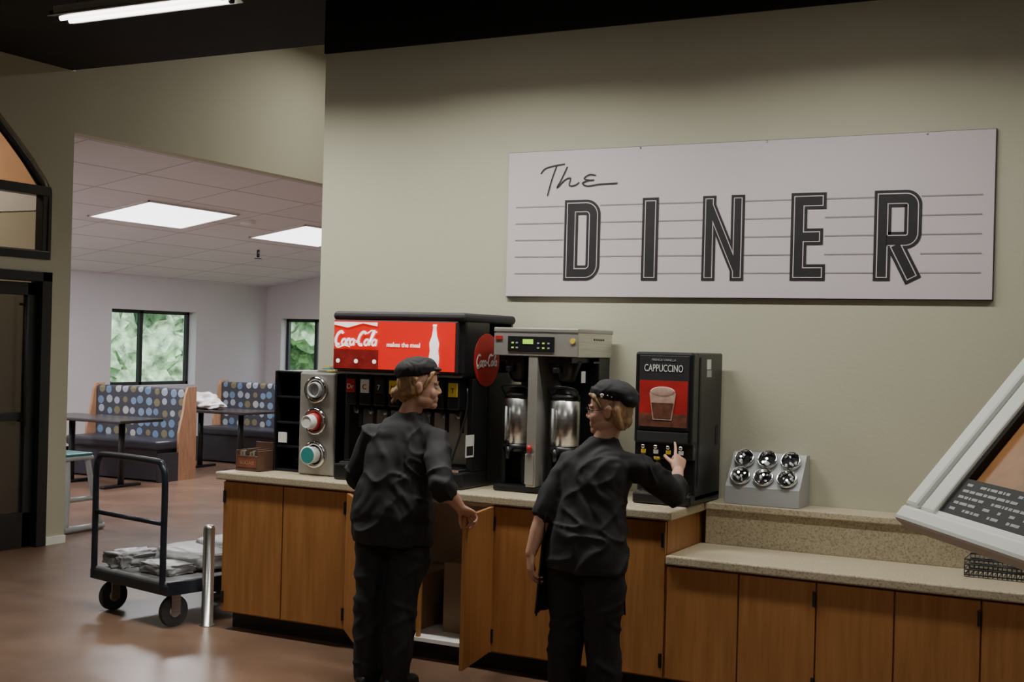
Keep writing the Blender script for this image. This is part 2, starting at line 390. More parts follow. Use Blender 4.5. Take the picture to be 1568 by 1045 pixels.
# ---------------------------------------------------------------- sign
o=Obj('wall_sign')
o.box(-3.405,-.783,6.475,6.498,1.964,2.782,M_sign,.002)
o.box(-3.408,-.780,6.484,6.499,1.961,2.785,M_signk)
SM=T((0,6.474,0))@RX(90)
zb,zt=2.054,2.503
segs=[(-3.352,-3.05),(-2.83,-2.58),(-2.49,-2.235),(-2.01,-1.76),(-1.59,-1.342),(-1.12,-.835)]
for a,b in segs:
    for z in (2.470,2.376,2.282,2.188,2.094): o.ribbon([(a,z),(b,z)],.0065,M_signl,.0008,SM)
def letter(strokes,w):
    for k,(ww,m,of,cap) in enumerate(((w,M_signk,.0016,0),(w-.030,M_sign,.0026,.015),(w-.040,M_signk,.0036,.020))):
        for j,st in enumerate(strokes): o.ribbon(st,ww,m,of+.0001*j,SM,cap)
def arc(cx,cy,rx,ry,a0,a1,n=8): return [(cx+rx*math.cos(rad(a0+(a1-a0)*i/n)),cy+ry*math.sin(rad(a0+(a1-a0)*i/n))) for i in range(n+1)]
w=.084; h=w/2; B,Tp=zb+h,zt-h
xl,xr=-3.045+h,-2.826-h; rr=.045
Dp=[(xl,B),(xr-rr,B)]+arc(xr-rr,B+rr,rr,rr,-90,0)+arc(xr-rr,Tp-rr,rr,rr,0,90)+[(xl,Tp),(xl,B)]
letter([Dp],w)
xl=-2.533; letter([[(xl,zb),(xl,zt)]],.094)
w2=.074; xl,xr=-2.238+w2/2,-2.008-w2/2
for k,(ww,m,of,cap) in enumerate(((w2,M_signk,.0016,0),(w2-.028,M_sign,.0026,.014),(w2-.037,M_signk,.0036,.018))):
    o.ribbon([(xl,zb),(xl,zt-.0001)],ww,m,of,SM,cap); o.ribbon([(xr,zb),(xr,zt)],ww,m,of+.0001,SM,cap); o.ribbon([(xl,zt-w2/2-.01),(xr,zb+w2/2+.01)],ww*.9,m,of+.0002,SM,0)
xl=-1.764+h
letter([[(-1.583,B),(xl,B),(xl,Tp),(-1.583,Tp)],[(xl-.02,(zb+zt)/2),(-1.597,(zb+zt)/2)]],w)
xl,xr=-1.345+h,-1.115-h; mid=zb+.20; r3=.035
letter([[(xl,zb),(xl,Tp),(xr-r3,Tp)]+arc(xr-r3,Tp-r3,r3,r3,90,0)+arc(xr-r3,mid+r3,r3,r3,0,-90)+[(xl,mid)],[(xl+.055,mid-.005),(xr+.008,zb)]],w)
def script(strokes,w):
    for j,st in enumerate(strokes):
        P=smoothpath([Vector((a,b,0)) for a,b in st],8); o.ribbon([(p.x,p.y) for p in P],w,M_signk,.002+.0002*j,SM)
script([[(-3.20,2.655),(-3.17,2.685),(-3.10,2.70),(-3.05,2.705)],[(-3.10,2.70),(-3.13,2.62),(-3.155,2.53)],
 [(-3.035,2.69),(-3.07,2.62),(-3.095,2.575),(-3.05,2.615),(-3.015,2.625),(-3.02,2.585),(-2.985,2.585),(-2.96,2.60)],
 [(-2.86,2.635),(-2.90,2.64),(-2.93,2.62),(-2.90,2.61),(-2.87,2.61)],[(-2.90,2.61),(-2.94,2.595),(-2.91,2.578),(-2.84,2.585),(-2.73,2.588)]],.0085)
for x in (-2.6,-1.9,-1.1): o.sph((x,6.472,2.775),.006,M_chrome,seg=8)
o.done()

# ---------------------------------------------------------------- soda fountain
o=Obj('soda_fountain')
a,b=-4.163,-3.336
o.box(a,b,6.16,6.45,.912,1.82,M_bplast,.006)
o.box(a,b,5.90,6.18,.912,1.0,M_bplast,.01)
o.box(a+.03,b-.03,5.915,6.15,1.0,1.012,M_steel)
for i in range(24): o.box(a+.05+i*.031,a+.06+i*.031,5.93,6.14,1.012,1.02,M_bplast)
o.box(a,a+.035,6.0,6.18,1.0,1.5,M_bplast,.006); o.box(b-.035,b,6.0,6.18,1.0,1.5,M_bplast,.006)
o.box(a+.035,b-.035,6.13,6.165,1.02,1.30,M_silver,.004)
o.box(a,b,5.89,6.45,1.50,1.835,M_bplast,.03,seg=3)
o.box(a-.01,b+.015,5.87,6.46,1.80,1.85,M_bmatte,.022,seg=3)
o.box(a+.0,b-.03,5.872,5.90,1.525,1.805,M_bmatte,.008)
o.box(a+.008,-3.84,5.866,5.876,1.535,1.797,M_redlit); o.box(-3.84,b-.045,5.866,5.876,1.535,1.797,M_redlit)
PM=T((0,5.865,0))@RX(90)
M_cola=mat('cola_print',(.08,.01,.01),.4,em=(.30,.012,.01),es=.5,var=(14,.9))
o.box(a+.01,-3.86,5.862,5.867,1.536,1.64,M_cola)
for k in range(7):
    cx=a+.04+k*.04; o.sph((cx,5.864,1.575+.02*math.sin(k*2.1)),(.019,.003,.017),M_whitelit if k%3==0 else M_cola,seg=10)
o.prism([(a+.01,5.865,1.775),(a+.1,5.865,1.76),(a+.2,5.865,1.785),(-3.87,5.865,1.77),(-3.87,5.865,1.79),(a+.01,5.865,1.79)],(0,-.003,0),M_whitelit)
def logo(ox,oz,s,m,LM,w,off=.004):
    cnt=[0]
    def st(pts,ww=1): 
        cnt[0]+=1
        P=smoothpath([Vector((ox+(p[0]+p[1]*.28)*s,oz+p[1]*s,0)) for p in pts],6); o.ribbon([(p.x,p.y) for p in P],w*ww,m,off+.00015*cnt[0],LM)
    def C(x,W,H): st([(x+W*(.5+.5*math.cos(rad(t))),H*(.5+.5*math.sin(rad(t)))) for t in range(45,320,25)],1.3)
    def O(x,W=.42,H=.5): st([(x+W*(.5+.5*math.cos(rad(t))),H*(.5+.5*math.sin(rad(t)))) for t in range(0,375,30)])
    C(0,.75,1.15); st([(.1,-.02),(.45,-.25),(1.1,-.05),(1.7,-.18)],.6); O(.72); C(1.2,.4,.5); O(1.6); st([(2.02,.5),(2.0,.1),(2.15,0)]); st([(2.2,.3),(2.4,.3)],1.2)
    C(2.45,.75,1.15); O(3.15); st([(3.7,.3),(3.95,1.15),(3.8,1.15),(3.68,.2),(3.8,0)]); O(3.95); st([(4.37,.5),(4.35,.1),(4.5,0)]); st([(2.6,1.2),(3.2,1.05),(3.6,1.3),(4.2,1.15)],.6)
logo(-4.148,1.665,.062,M_whitelit,PM,.012)
o.text('makes the meal',.034,M_whitelit,T((-3.70,5.864,1.66))@RX(90),bold=.0006)
o.lathe((-3.505,5.866,1.555),(0,0,1),[(0,.026),(.05,.03),(.09,.024),(.13,.028),(.17,.014),(.215,.009),(.22,.011),(.23,.011)],M_whitelit,seg=14)
cols=[M_red,M_white,M_bmatte,M_yellow,M_red,M_white,M_bmatte,M_yellow]
for i in range(8):
    x=a+.085+i*.094
    o.box(x-.036,x+.036,5.93,6.16,1.33,1.50,M_bplast,.008); o.box(x-.028,x+.028,5.924,5.932,1.40,1.475,cols[i],.003)
    o.text(('Dr','C','7','M','S','L','B','T')[i],.04,M_white if i in(0,2,4,6) else M_bmatte,T((x,5.922,1.42))@RX(90))
    o.cyl((x,6.0,1.28),(x,6.0,1.33),.018,M_bplast,r1=.024); o.box(x-.012,x+.012,6.03,6.04,1.20,1.33,M_bplast,.003)
o.cyl((b,6.14,1.60),(b+.003,6.14,1.60),.145,M_red,seg=40)
SD=T((b+.004,6.14,1.59))@RZ(90)@RX(90)
logo(-.125,-.02,.052,M_white,SD,.009,.001)
o.box(b,b+.002,5.93,6.02,1.08,1.20,M_white); o.box(b+.002,b+.0025,5.94,6.01,1.09,1.14,M_bmatte)
o.tube([(-3.4,5.87,1.02),(-3.34,5.93,1.3),(-3.345,5.95,1.45)],.006,M_bplast,sub=4)
o.done()

# ---------------------------------------------------------------- cup dispenser
o=Obj('cup_dispenser')
o.box(-4.47,-4.235,6.02,6.40,.912,1.50,M_bplast,.008); o.box(-4.475,-4.23,5.99,6.02,.912,1.50,M_silver,.012)
for z,cup in ((1.40,None),(1.22,'w'),(1.03,'t')):
    o.lathe((-4.352,5.99,z),(0,-1,0),[(0,.078),(.02,.076),(.024,.066),(.02,.056),(0,.055)],M_chrome)
    o.cyl((-4.352,5.992,z),(-4.352,5.986,z),.055,M_dark)  # dark disc paints the shade of the cup opening
    if cup is None: o.lathe((-4.352,5.985,z),(0,-1,0),[(0,.05),(.03,.044),(.031,.036),(.004,.034)],M_grey)
    elif cup=='w':
        o.lathe((-4.352,5.985,z),(0,-1,0),[(0,.05),(.09,.036),(.092,.034),(.088,.030)],M_white); o.lathe((-4.352,5.97,z),(0,-1,0),[(0,.0515),(.03,.047)],M_red)
    else:
        o.lathe((-4.352,5.985,z),(0,-1,0),[(0,.046),(.065,.05),(.07,.053),(.07,.045)],M_white); o.cyl((-4.352,5.92,z),(-4.352,5.913,z),.045,M_teal)
o.done()
o=Obj('lid_organizer')
a,b=-4.70,-4.49
o.box(a,b,6.40,6.42,.912,1.50,M_bplast); o.box(a,a+.012,6.05,6.42,.912,1.50,M_bplast,.003); o.box(b-.012,b,6.05,6.42,.912,1.50,M_bplast,.003)
for z in (.912,1.05,1.19,1.34,1.488): o.box(a,b,6.06,6.42,z,z+.012,M_bplast,.003)
for z in (.93,1.065,1.205,1.355):
    for k in range(3): o.lathe((-4.595,6.2,z+k*.02),(0,0,1),[(0,.05),(.012,.052),(.014,.04)],M_bmatte)
o.box(-4.66,-4.60,6.044,6.05,1.08,1.14,M_white)
o.done()
o=Obj('condiment_caddy')
o.box(-4.87,-4.70,5.92,6.10,.912,.925,M_caddy)
for (p,q) in ((-4.87,-4.86),(-4.71,-4.70)): o.box(p,q,5.92,6.1,.925,1.03,M_caddy,.002)
o.box(-4.86,-4.71,5.92,5.93,.925,1.0,M_caddy,.002); o.box(-4.86,-4.71,6.09,6.1,.925,1.07,M_caddy,.002)
o.box(-4.85,-4.72,5.917,5.921,.935,.985,M_dred)
for k in range(6):
    o.box(-4.855+k*.023,-4.840+k*.023,5.94,6.07,.925,1.02+.02*random.random(),(M_card,M_silver,M_caddy)[k%3])
o.text('SUGAR',.033,M_card,T((-4.785,5.916,.948))@RX(90))
o.done()
o=Obj('paper_packets')
for k in range(7):
    o.box(-.03,.03,-.02,.02,0,.006,(M_yellow,M_white,M_teal,M_grey)[k%4],M=T((-4.35+.02*random.uniform(-3,3),6.15+.02*random.uniform(-3,3),1.503+k*.0065))@RZ(random.uniform(0,180))@RX(random.uniform(-6,6)))
o.done()

# ---------------------------------------------------------------- coffee brewer
o=Obj('coffee_brewer')
a,b=-3.214,-2.727
o.box(a,b,6.0,6.45,1.63,1.765,M_steel,.006); o.box(a-.004,b+.004,5.995,6.455,1.755,1.78,M_silver,.006)
o.box(a,b,5.996,6.0,1.635,1.75,M_silver)
o.box(-3.13,-2.86,5.99,5.997,1.655,1.735,M_bplast,.002); o.box(-3.04,-2.98,5.987,5.991,1.695,1.72,M_green)
for x in (-3.10,-3.075,-2.95,-2.92,-2.89): 
    for z in (1.675,1.70): o.box(x-.006,x+.006,5.987,5.991,z-.004,z+.004,M_green if x in(-3.10,-2.92) else M_grey)
o.box(a+.01,a+.05,5.99,5.997,1.715,1.735,M_red); o.cyl((-2.755,5.998,1.715),(-2.755,5.99,1.715),.014,M_yellow)
o.box(a+.01,b-.01,6.30,6.45,.93,1.63,M_bplast,.006); o.box(a,b,6.02,6.45,.912,.945,M_bplast,.008)
o.box(-3.01,-2.955,6.0,6.3,.945,1.63,M_silver,.004)
for x in (-3.125,-2.85):
    o.box(x-.075,x+.075,6.03,6.3,1.60,1.63,M_bplast,.004)
    o.lathe((x,6.13,1.49),(0,0,1),[(0,.03),(.02,.05),(.10,.078),(.11,.082),(.12,.08)],M_bplast)
    o.box(x-.012,x+.012,5.985,6.06,1.545,1.575,M_bplast,.005)
    o.lathe((x,6.13,1.16),(0,0,1),[(0,.07),(.005,.080),(.24,.080),(.245,.07)],M_steel)
    o.lathe((x,6.13,1.405),(0,0,1),[(0,.078),(.02,.078),(.04,.055),(.055,.05),(.06,.02)],M_bplast)
    o.lathe((x,6.13,1.12),(0,0,1),[(0,.08),(.04,.08)],M_bplast)
    o.tube([(x-.075,6.13,1.40),(x-.08,6.08,1.46),(x,6.05,1.475),(x+.08,6.08,1.46),(x+.075,6.13,1.40)],.006,M_bplast,sub=4)
    for dx in(-.06,.06): o.box(x+dx-.012,x+dx+.012,6.08,6.2,.945,1.125,M_bplast,.003)
    o.box(x-.07,x+.07,6.16,6.2,.945,1.12,M_bplast,.003)
    o.cyl((x,6.06,1.13),(x,6.01,1.13),.014,M_bplast); o.cyl((x,6.015,1.15),(x,6.015,1.085),.012,M_bplast); o.cyl((x,6.015,1.15),(x,6.0,1.19),.007,M_bplast)
    o.cyl((x-.03,6.04,1.18),(x-.03,6.04,1.36),.006,M_grey)
o.cyl((-2.985,5.985,1.165),(-2.985,5.985,1.13),.014,M_red); o.box(-3.01,-2.96,5.985,6.0,.96,1.12,M_silver,.004)
for (z) in (1.6,1.45,1.3): o.box(b,b+.002,6.2,6.28,z,z+.01,M_bplast)
o.box(b,b+.002,6.05,6.10,1.50,1.56,M_white)
for k in range(6): o.box(b,b+.002,6.2+k*.025,6.21+k*.025,1.72,1.73,M_bplast)
o.done()

# ---------------------------------------------------------------- cappuccino machine
o=Obj('cappuccino_machine')
a,b=-2.408,-2.10
o.box(a,b,6.06,6.45,.93,1.672,M_bplast,.008); o.box(a,b,6.0,6.08,1.215,1.672,M_bplast,.012)
o.box(a,b,6.0,6.45,.914,.965,M_bplast,.008)
for p in(a+.03,b-.03):
    o.cyl((p,6.05,.911),(p,6.05,.93),.015,M_bmatte)
o.box(a+.025,b-.02,5.994,6.004,1.285,1.655,M_bmatte,.003)
o.box(a+.03,b-.025,5.990,5.996,1.30,1.53,M_red)
M_brown=mat('cocoa_print',(.13,.045,.025),.5,var=(30,.5)); M_foam=mat('foam_print',(.50,.33,.26),.5,var=(30,.2))
o.box(a+.03,b-.025,5.989,5.991,1.30,1.365,M_brown)
cx=(a+b)/2
o.prism([(cx-.05,5.989,1.335),(cx+.05,5.989,1.335),(cx+.07,5.989,1.47),(cx-.07,5.989,1.47)],(0,-.002,0),M_foam)
o.prism([(cx-.045,5.986,1.345),(cx+.045,5.986,1.345),(cx+.058,5.986,1.42),(cx-.058,5.986,1.42)],(0,-.001,0),M_brown)
o.sph((cx,5.988,1.475),(.068,.003,.026),M_foam,seg=14)
o.text('CAPPUCCINO',.034,M_white,T((cx,5.992,1.575))@RX(90)@Matrix.Diagonal((.95,1.5,1,1)))
o.text('FRENCH VANILLA',.016,M_grey,T((cx,5.992,1.628))@RX(90))
o.box(a+.02,b-.02,5.992,6.0,1.225,1.275,M_bmatte,.002)
for i in range(4):
    x=a+.055+i*.066
    o.sph((x,5.995,1.20),(.012,.012,.012),M_chrome,seg=12); o.box(x-.012,x+.012,5.996,6.006,1.165,1.185,M_yellow if i%2==0 else M_white,.002)
    o.lathe((x,6.04,1.12),(0,0,1),[(0,.012),(.04,.018),(.09,.02)],M_bmatte); o.cyl((x,6.02,1.15),(x,6.02,1.135),.016,M_yellow if i==1 else M_bmatte)
o.box(a,b,6.02,6.06,1.14,1.22,M_bplast,.004)
o.box(a+.02,b-.02,6.01,6.06,.965,.975,M_steel)
for i in range(10): o.box(a+.03+i*.026,a+.04+i*.026,6.01,6.06,.975,.98,M_bmatte)
o.box(b,b+.002,6.20,6.26,1.59,1.64,M_white); o.box(b,b+.002,6.20,6.27,1.55,1.585,M_grey); o.box(b,b+.004,6.09,6.11,1.0,1.65,M_bmatte)
o.box(b,b+.003,6.36,6.40,1.2,1.3,M_bmatte)
o.done()

# ---------------------------------------------------------------- lid holder on ledge
o=Obj('cup_lid_holder')
a,b=-2.02,-1.64
o.prism([(a,6.30,.912),(a,6.30,1.0),(a,6.335,1.035),(a,6.40,1.12),(a,6.43,1.165),(a,6.49,1.165),(a,6.49,.912)],(b-a,0,0),M_grey)
nrm=Vector((0,-.80,.60))
for r_,(y,z) in enumerate(((6.335,1.045),(6.40,1.13))):
    for i in range(3):
        x=a+.07+i*.12
        c=Vector((x,y,z))
        o.lathe(c-nrm*.01,nrm,[(0,.050),(.03,.052),(.036,.048),(.03,.043),(0,.042)],M_chrome,seg=24)
        o.cyl(c-nrm*.008,c-nrm*.002,.043,M_dark)  # shade of the hole as a dark disc
        for k in range(7):
            q=Vector((random.uniform(-.028,.028),0,0))+Vector((0,.6,.8))*random.uniform(-.028,.028)
            o.tube([c+q,c+q+nrm*.02+Vector((random.uniform(-.012,.012),0,0))],.006,M_chrome if k%3 else M_white,seg=6)
o.done()

o=Obj('wire_basket')
for z in (.712,.735,.758,.78):
    o.tube([(-.82,6.06,z),(-.4,6.06,z),(-.4,6.25,z),(-.82,6.25,z)],.004,M_bplast,seg=6,closed=True)
for k in range(22):
    x=-.82+k*.02; o.tube([(x,6.06,.78),(x,6.06,.706),(x,6.25,.706),(x,6.25,.78)],.0025,M_bplast,seg=5)
o.done()

# ---------------------------------------------------------------- tilted display case (right foreground)
o=Obj('menu_display_stand')
u=Vector((.553,-.833,0)).normalized(); w_=Vector((.527,.350,.775)).normalized(); n=u.cross(w_).normalized(); w_=n.cross(u)
P0=Vector((-.484,2.565,1.38))
DM=Matrix(((u.x,w_.x,n.x,P0.x),(u.y,w_.y,n.y,P0.y),(u.z,w_.z,n.z,P0.z),(0,0,0,1)))
o.box(0,1.3,0,.035,-.045,.0,M_cream,.008,M=DM); o.box(0,.055,.0351,1.2,-.045,.0,M_cream,.008,M=DM)
o.box(.055,.066,.035,1.2,-.04,-.012,M_grey,M=DM); o.box(.066,.125,.035,1.2,-.04,-.004,M_cream,.005,M=DM)
o.box(.125,1.3,.035,.046,-.04,-.010,M_cream,.002,M=DM)
o.box(.125,1.3,.046,.125,-.04,-.012,M_bmatte,M=DM)
M_brn=mat('stained_panel',(.42,.19,.065),.45,var=(3,.25),stretch=(1,5,5))
o.box(.125,1.3,.125,1.2,-.04,-.026,M_brn,M=DM)
o.box(.125,.135,.125,1.2,-.026,-.012,M_bmatte,M=DM)
for j in range(5):
    x=.15
    while x<1.2:
        L_=random.uniform(.006,.03)
        o.box(x,x+L_,.056+j*.0135,.0615+j*.0135,-.0125,-.0115,M_grey,M=DM); x+=L_+(.004 if random.random()<.7 else .03)
o.box(0,1.3,1.2,1.25,-.06,0,M_cream,.006,M=DM)
o.cyl((.416,2.215,0),(.416,2.215,1.66),.03,M_bplast); o.cyl((.416,2.215,0),(.416,2.215,.03),.22,M_bplast)
o.box(.45,1.05,.3,.8,-.09,-.041,M_bplast,M=DM)
o.done()

# ---------------------------------------------------------------- platform cart + bollard
CM=T((-5.437,5.788,0))@RZ(-12.7)
o=Obj('platform_cart')
xa,xb,ya,yb=-.42,.36,-.08,.90
o.box(xa,xb,ya,yb,.22,.27,M_deck,.012,M=CM); o.box(xa-.01,xb+.01,ya-.01,ya+.03,.19,.25,M_cart,.006,M=CM); o.box(xb-.01,xb+.012,ya,yb,.19,.27,M_cart,.006,M=CM)
xm=xa+.02; xn=xb-.05; y=ya
o.tube([(xm,y,.2),(xm,y,.5),(xm,y,.85),(xm+.03,y,.93),(xm+.10,y,.955),(xn-.10,y,.955),(xn-.03,y,.93),(xn,y,.85),(xn,y,.5),(xn,y,.2)],.019,M_cart,sub=5,seg=12,M=CM)
o.tube([(xm,y,.60),(xn,y,.60)],.014,M_cart,M=CM)
for (x,yy) in ((-.31,0),(.31,0),(-.31,yb-.1),(.31,yb-.1)):
    o.cyl((x-.016,yy,.09),(x+.016,yy,.09),.09,M_rubber,seg=28,M=CM); o.cyl((x-.02,yy,.09),(x+.02,yy,.09),.035,M_grey,seg=16,M=CM)
    o.box(x-.03,x-.022,yy-.03,yy+.03,.07,.2,M_steel,.002,M=CM); o.box(x+.022,x+.03,yy-.03,yy+.03,.07,.2,M_steel,.002,M=CM); o.box(x-.04,x+.04,yy-.04,yy+.04,.195,.22,M_steel,.003,M=CM)
o.done()
o=Obj('plastic_sheeting')
for c,r,am in (((.02,.48,.33),(.30,.34,.065),.06),((.06,.62,.37),(.24,.22,.06),.05),((-.27,.12,.31),(.11,.18,.05),.3),((.08,.12,.30),(.16,.14,.035),.2)):
    t=bmesh.new(); bmesh.ops.create_icosphere(t,subdivisions=5,radius=1)
    for v in t.verts:
        q=v.co.copy(); q2=Vector([math.copysign(abs(e)**.55,e) for e in q]); v.co=q2*(1+am*noise.noise(q*2.6+Vector(c)*3)+am*.6*abs(noise.noise(q*6))); v.co=Vector((v.co.x*r[0]*.9,v.co.y*r[1]*.9,max(v.co.z*r[2],-(c[2]-.271))))
    o.add(t,M_bag,True,CM@T(c))
o.done()
o=Obj('bollard')
o.lathe((-4.985,5.84,0),(0,0,1),[(0,.045),(.006,.045),(.007,.034),(.57,.034),(.585,.028),(.59,.01)],M_steel); o.done()

# ---------------------------------------------------------------- booths
def booth(xl,xr,yb_):
    o=Obj('booth_bench')
    o.box(xl,xr,yb_-.09,yb_,.42,1.06,M_dots,.03,seg=3); o.box(xl,xr,yb_-.05,yb_+.06,.0,1.03,M_boothw,.006)
    o.box(xl,xr,yb_-.56,yb_-.06,.36,.47,M_vinyl,.03,seg=3); o.box(xl+.04,xr-.04,yb_-.5,yb_-.05,.02,.37,M_vinyl)
    for x in (xl-.03,xr):
        o.prism([(x,yb_-.22,0),(x,yb_-.22,.55),(x,yb_-.15,.80),(x,yb_-.12,1.0),(x,yb_-.08,1.08),(x,yb_+.06,1.08),(x,yb_+.08,0)],(.03,0,0),M_boothw)
        o.box(x,x+.03,yb_-.54,yb_-.22,0,.33,M_vinyl)
    return o.done()
booth(-11.65,-10.23,11.6); booth(-11.65,-10.0,13.9); booth(-13.0,-12.0,9.7)
def table(xl,xr,ya,yb):
    o=Obj('dining_table'); o.box(xl,xr,ya,yb,.72,.755,M_table,.01)
    for x in (xl+.3,xr-.3):
        o.cyl((x,(ya+yb)/2,.03),(x,(ya+yb)/2,.72),.035,M_bplast); o.box(x-.04,x+.04,ya+.05,yb-.05,0,.03,M_bplast,.008)
    return o.done()
table(-11.3,-9.95,10.2,10.85); table(-11.35,-10.1,12.4,13.05)
o=Obj('paper_bag_bundle')
for c,r in (((-11.0,12.7,.86),(.22,.2,.11)),((-10.8,12.65,.81),(.16,.16,.06))):
    t=bmesh.new(); bmesh.ops.create_icosphere(t,subdivisions=4,radius=1)
    for v in t.verts: v.co*=1+.35*noise.noise(v.co*2+Vector(c)); v.co=Vector((v.co.x*r[0],v.co.y*r[1],max(v.co.z*r[2],.757-c[2])))
    o.add(t,M_white,True,T(c))
o.done()
o=Obj('high_chair')
cx,cy=-8.42,8.0
for sx in(-1,1):
    for sy in(-1,1): o.tube([(cx+sx*.22,cy+sy*.20,.022),(cx+sx*.17,cy+sy*.14,.35),(cx+sx*.13,cy+sy*.11,.62)],.024,M_grey,sub=4)
    o.tube([(cx+sx*.22,cy-.22,.03),(cx+sx*.22,cy+.22,.03)],.028,M_grey); o.tube([(cx+sx*.18,cy-.17,.27),(cx+sx*.18,cy+.17,.27)],.022,M_grey)
o.box(cx-.17,cx+.17,cy-.16,cy+.16,.60,.635,M_grey,.015); o.box(cx-.16,cx+.16,cy-.15,cy+.15,.635,.66,M_teal,.012)
o.tube([(cx-.22,cy-.22,.03),(cx+.22,cy-.22,.03)],.026,M_grey)
o.done()
o=Obj('smoke_detector'); X,Y=-9.7,11.9; o.cyl((X,Y,zc(X)-.03),(X,Y,zc(X)+.01),.09,M_cream); o.done()
o=Obj('ceiling_sprinkler'); X,Y=-10.9,13.6; o.cyl((X,Y,zc(X)-.1),(X,Y,zc(X)+.02),.02,M_bplast); o.cyl((X,Y,zc(X)-.12),(X,Y,zc(X)-.11),.05,M_bplast); o.done()

# ---------------------------------------------------------------- lights
sl=math.atan(.158)
for i,(xc,yc) in enumerate(((-9.88,10.72),(-9.88,13.4),(-12.0,8.6))):
    o=Obj('ceiling_light')
    RM=T((xc,yc,zc(xc)))@Matrix.Rotation(-sl,4,'Y')
    o.box(-.42,.42,-.70,.70,-.012,-.002,M_trof,M=RM)
    for (p,q,r,s_) in ((-.44,-.42,-.72,.72),(.42,.44,-.72,.72),(-.44,.44,-.72,-.70),(-.44,.44,.70,.72)): o.box(p,q,r,s_,-.02,0,M_white,M=RM)
    o.done()
    light('troffer_lamp',(xc,yc,zc(xc)-.04),(.8,1.35),130,(.98,.96,1),(0,0,0))
def fluoro(xc,yc,z=3.5,p=50):
    o=Obj('fluorescent_fixture')
    o.box(xc-.63,xc+.63,yc-.06,yc+.06,z+.03,z+.07,M_white,.004)
    o.prism([(xc-.63,yc-.05,z+.03),(xc-.63,yc-.10,z+.005),(xc-.63,yc-.095,z+.0),(xc-.63,yc-.05,z+.022)],(1.26,0,0),M_white)
    o.prism([(xc-.63,yc+.05,z+.03),(xc-.63,yc+.10,z+.005),(xc-.63,yc+.095,z+.0),(xc-.63,yc+.05,z+.022)],(1.26,0,0),M_white)
    for dy in(-.035,.035):
        o.cyl((xc-.59,yc+dy,z),(xc+.59,yc+dy,z),.014,M_tube,seg=12)
        for e in(-.61,.59): o.cyl((xc+e,yc+dy,z),(xc+e+.02,yc+dy,z),.016,M_bplast,seg=12)
    for e in(-.5,.5): o.cyl((xc+e,yc,z+.07),(xc+e,yc,3.788),.004,M_bplast,seg=6)
    o.box(xc-.70,xc-.62,yc-.02,yc+.02,z+.03,z+.06,M_bplast,.004)
    o.done()
    light('tube_lamp',(xc,yc,z-.025),(1.2,.12),p,(1,.99,.91),spread=150)
fluoro(-5.15,5.36,p=48); fluoro(-3.3,5.36,p=40); fluoro(-1.5,5.36,p=25); fluoro(.5,5.36,p=14)
fluoro(-4.5,2.6,p=9); fluoro(-1.0,2.4,p=18); fluoro(-2.5,-.5,p=9)
light('passage_fill',(-6.3,10.5,4.6),(1.2,.3),45,(1,.97,.88))  # added fill light for the passage, no fixture modelled
light('vestibule_lamp',(-9.4,6.2,3.7),(1.2,.6),34,(1,.84,.66))
wd=D.worlds.new('World'); bpy.context.scene.world=wd; wd.use_nodes=True
bg=wd.node_tree.nodes['Background']; bg.inputs[0].default_value=(.75,.87,1,1); bg.inputs[1].default_value=3.2
sn=D.lights.new('sun','SUN'); sn.energy=3.5; sn.angle=rad(5); so=D.objects.new('sun',sn); bpy.context.scene.collection.objects.link(so)
so.rotation_euler=Vector((-.75,.45,-.5)).to_track_quat('-Z','Y').to_euler(); so.location=(0,0,20)

# ---------------------------------------------------------------- people
def remesh(src,voxel,it,parent,name,amp=0.,freq=9,fac=.5,zs=.35,m=None,fold=0.):
    me=D.meshes.new(name); bmesh.ops.recalc_face_normals(src.bm,faces=src.bm.faces); src.bm.to_mesh(me); src.bm.free()
    ob=D.objects.new(name,me); bpy.context.scene.collection.objects.link(ob)
    r=ob.modifiers.new('r','REMESH'); r.mode='VOXEL'; r.voxel_size=voxel; r.use_smooth_shade=True
    if it: s=ob.modifiers.new('s','SMOOTH'); s.iterations=it; s.factor=fac
    dg=bpy.context.evaluated_depsgraph_get(); nm=D.meshes.new_from_object(ob.evaluated_get(dg)); nm.name=name
    ob.modifiers.clear(); ob.data=nm; D.meshes.remove(me)
    nm.materials.clear(); nm.materials.append(m or src.mats[0])
    bm=bmesh.new(); bm.from_mesh(nm); bm.normal_update()
    if amp:
        dv=[]
        for v in bm.verts:
            p=Vector((v.co.x*freq,v.co.y*freq,v.co.z*freq*zs)); q=p+Vector((3,1,2))*noise.noise(p*.5)
            a=amp*(noise.noise(q)+.5*noise.noise(q*2.1))
            if fold:
                f=Vector((v.co.x*5+v.co.z*3,v.co.y*5,v.co.z*7-v.co.x*2)); f=f+Vector((1.5,.7,1))*noise.noise(f*.6)
                a+=fold*((1-abs(noise.noise(f))*2.6)**3-.25 if abs(noise.noise(f))<.38 else -.25)
            dv.append(v.normal*a)
        for v,d in zip(bm.verts,dv): v.co+=d
    for f in bm.faces: f.smooth=True; f.material_index=0
    bm.to_mesh(nm); bm.free()
    ob.parent=parent; ob.matrix_parent_inverse=parent.matrix_world.inverted()
    return ob
def chain(o,pts,radii,m,M=None):
    for (p,q,r0,r1) in zip(pts,pts[1:],radii,radii[1:]): o.cyl(p,q,r0,m,r1=r1,seg=20,M=M)
    for p,r in zip(pts,radii): o.sph(p,r*1.0,m,seg=16,M=M)
def ring(cx,cy,z,rx,ry,n=32,pw=2.3):
    out=[]
    for k in range(n):
        t=2*math.pi*k/n; c,s_=math.cos(t),math.sin(t)
        out.append(Vector((cx+rx*math.copysign(abs(c)**(2/pw),c),cy+ry*math.copysign(abs(s_)**(2/pw),s_),z)))
    return out
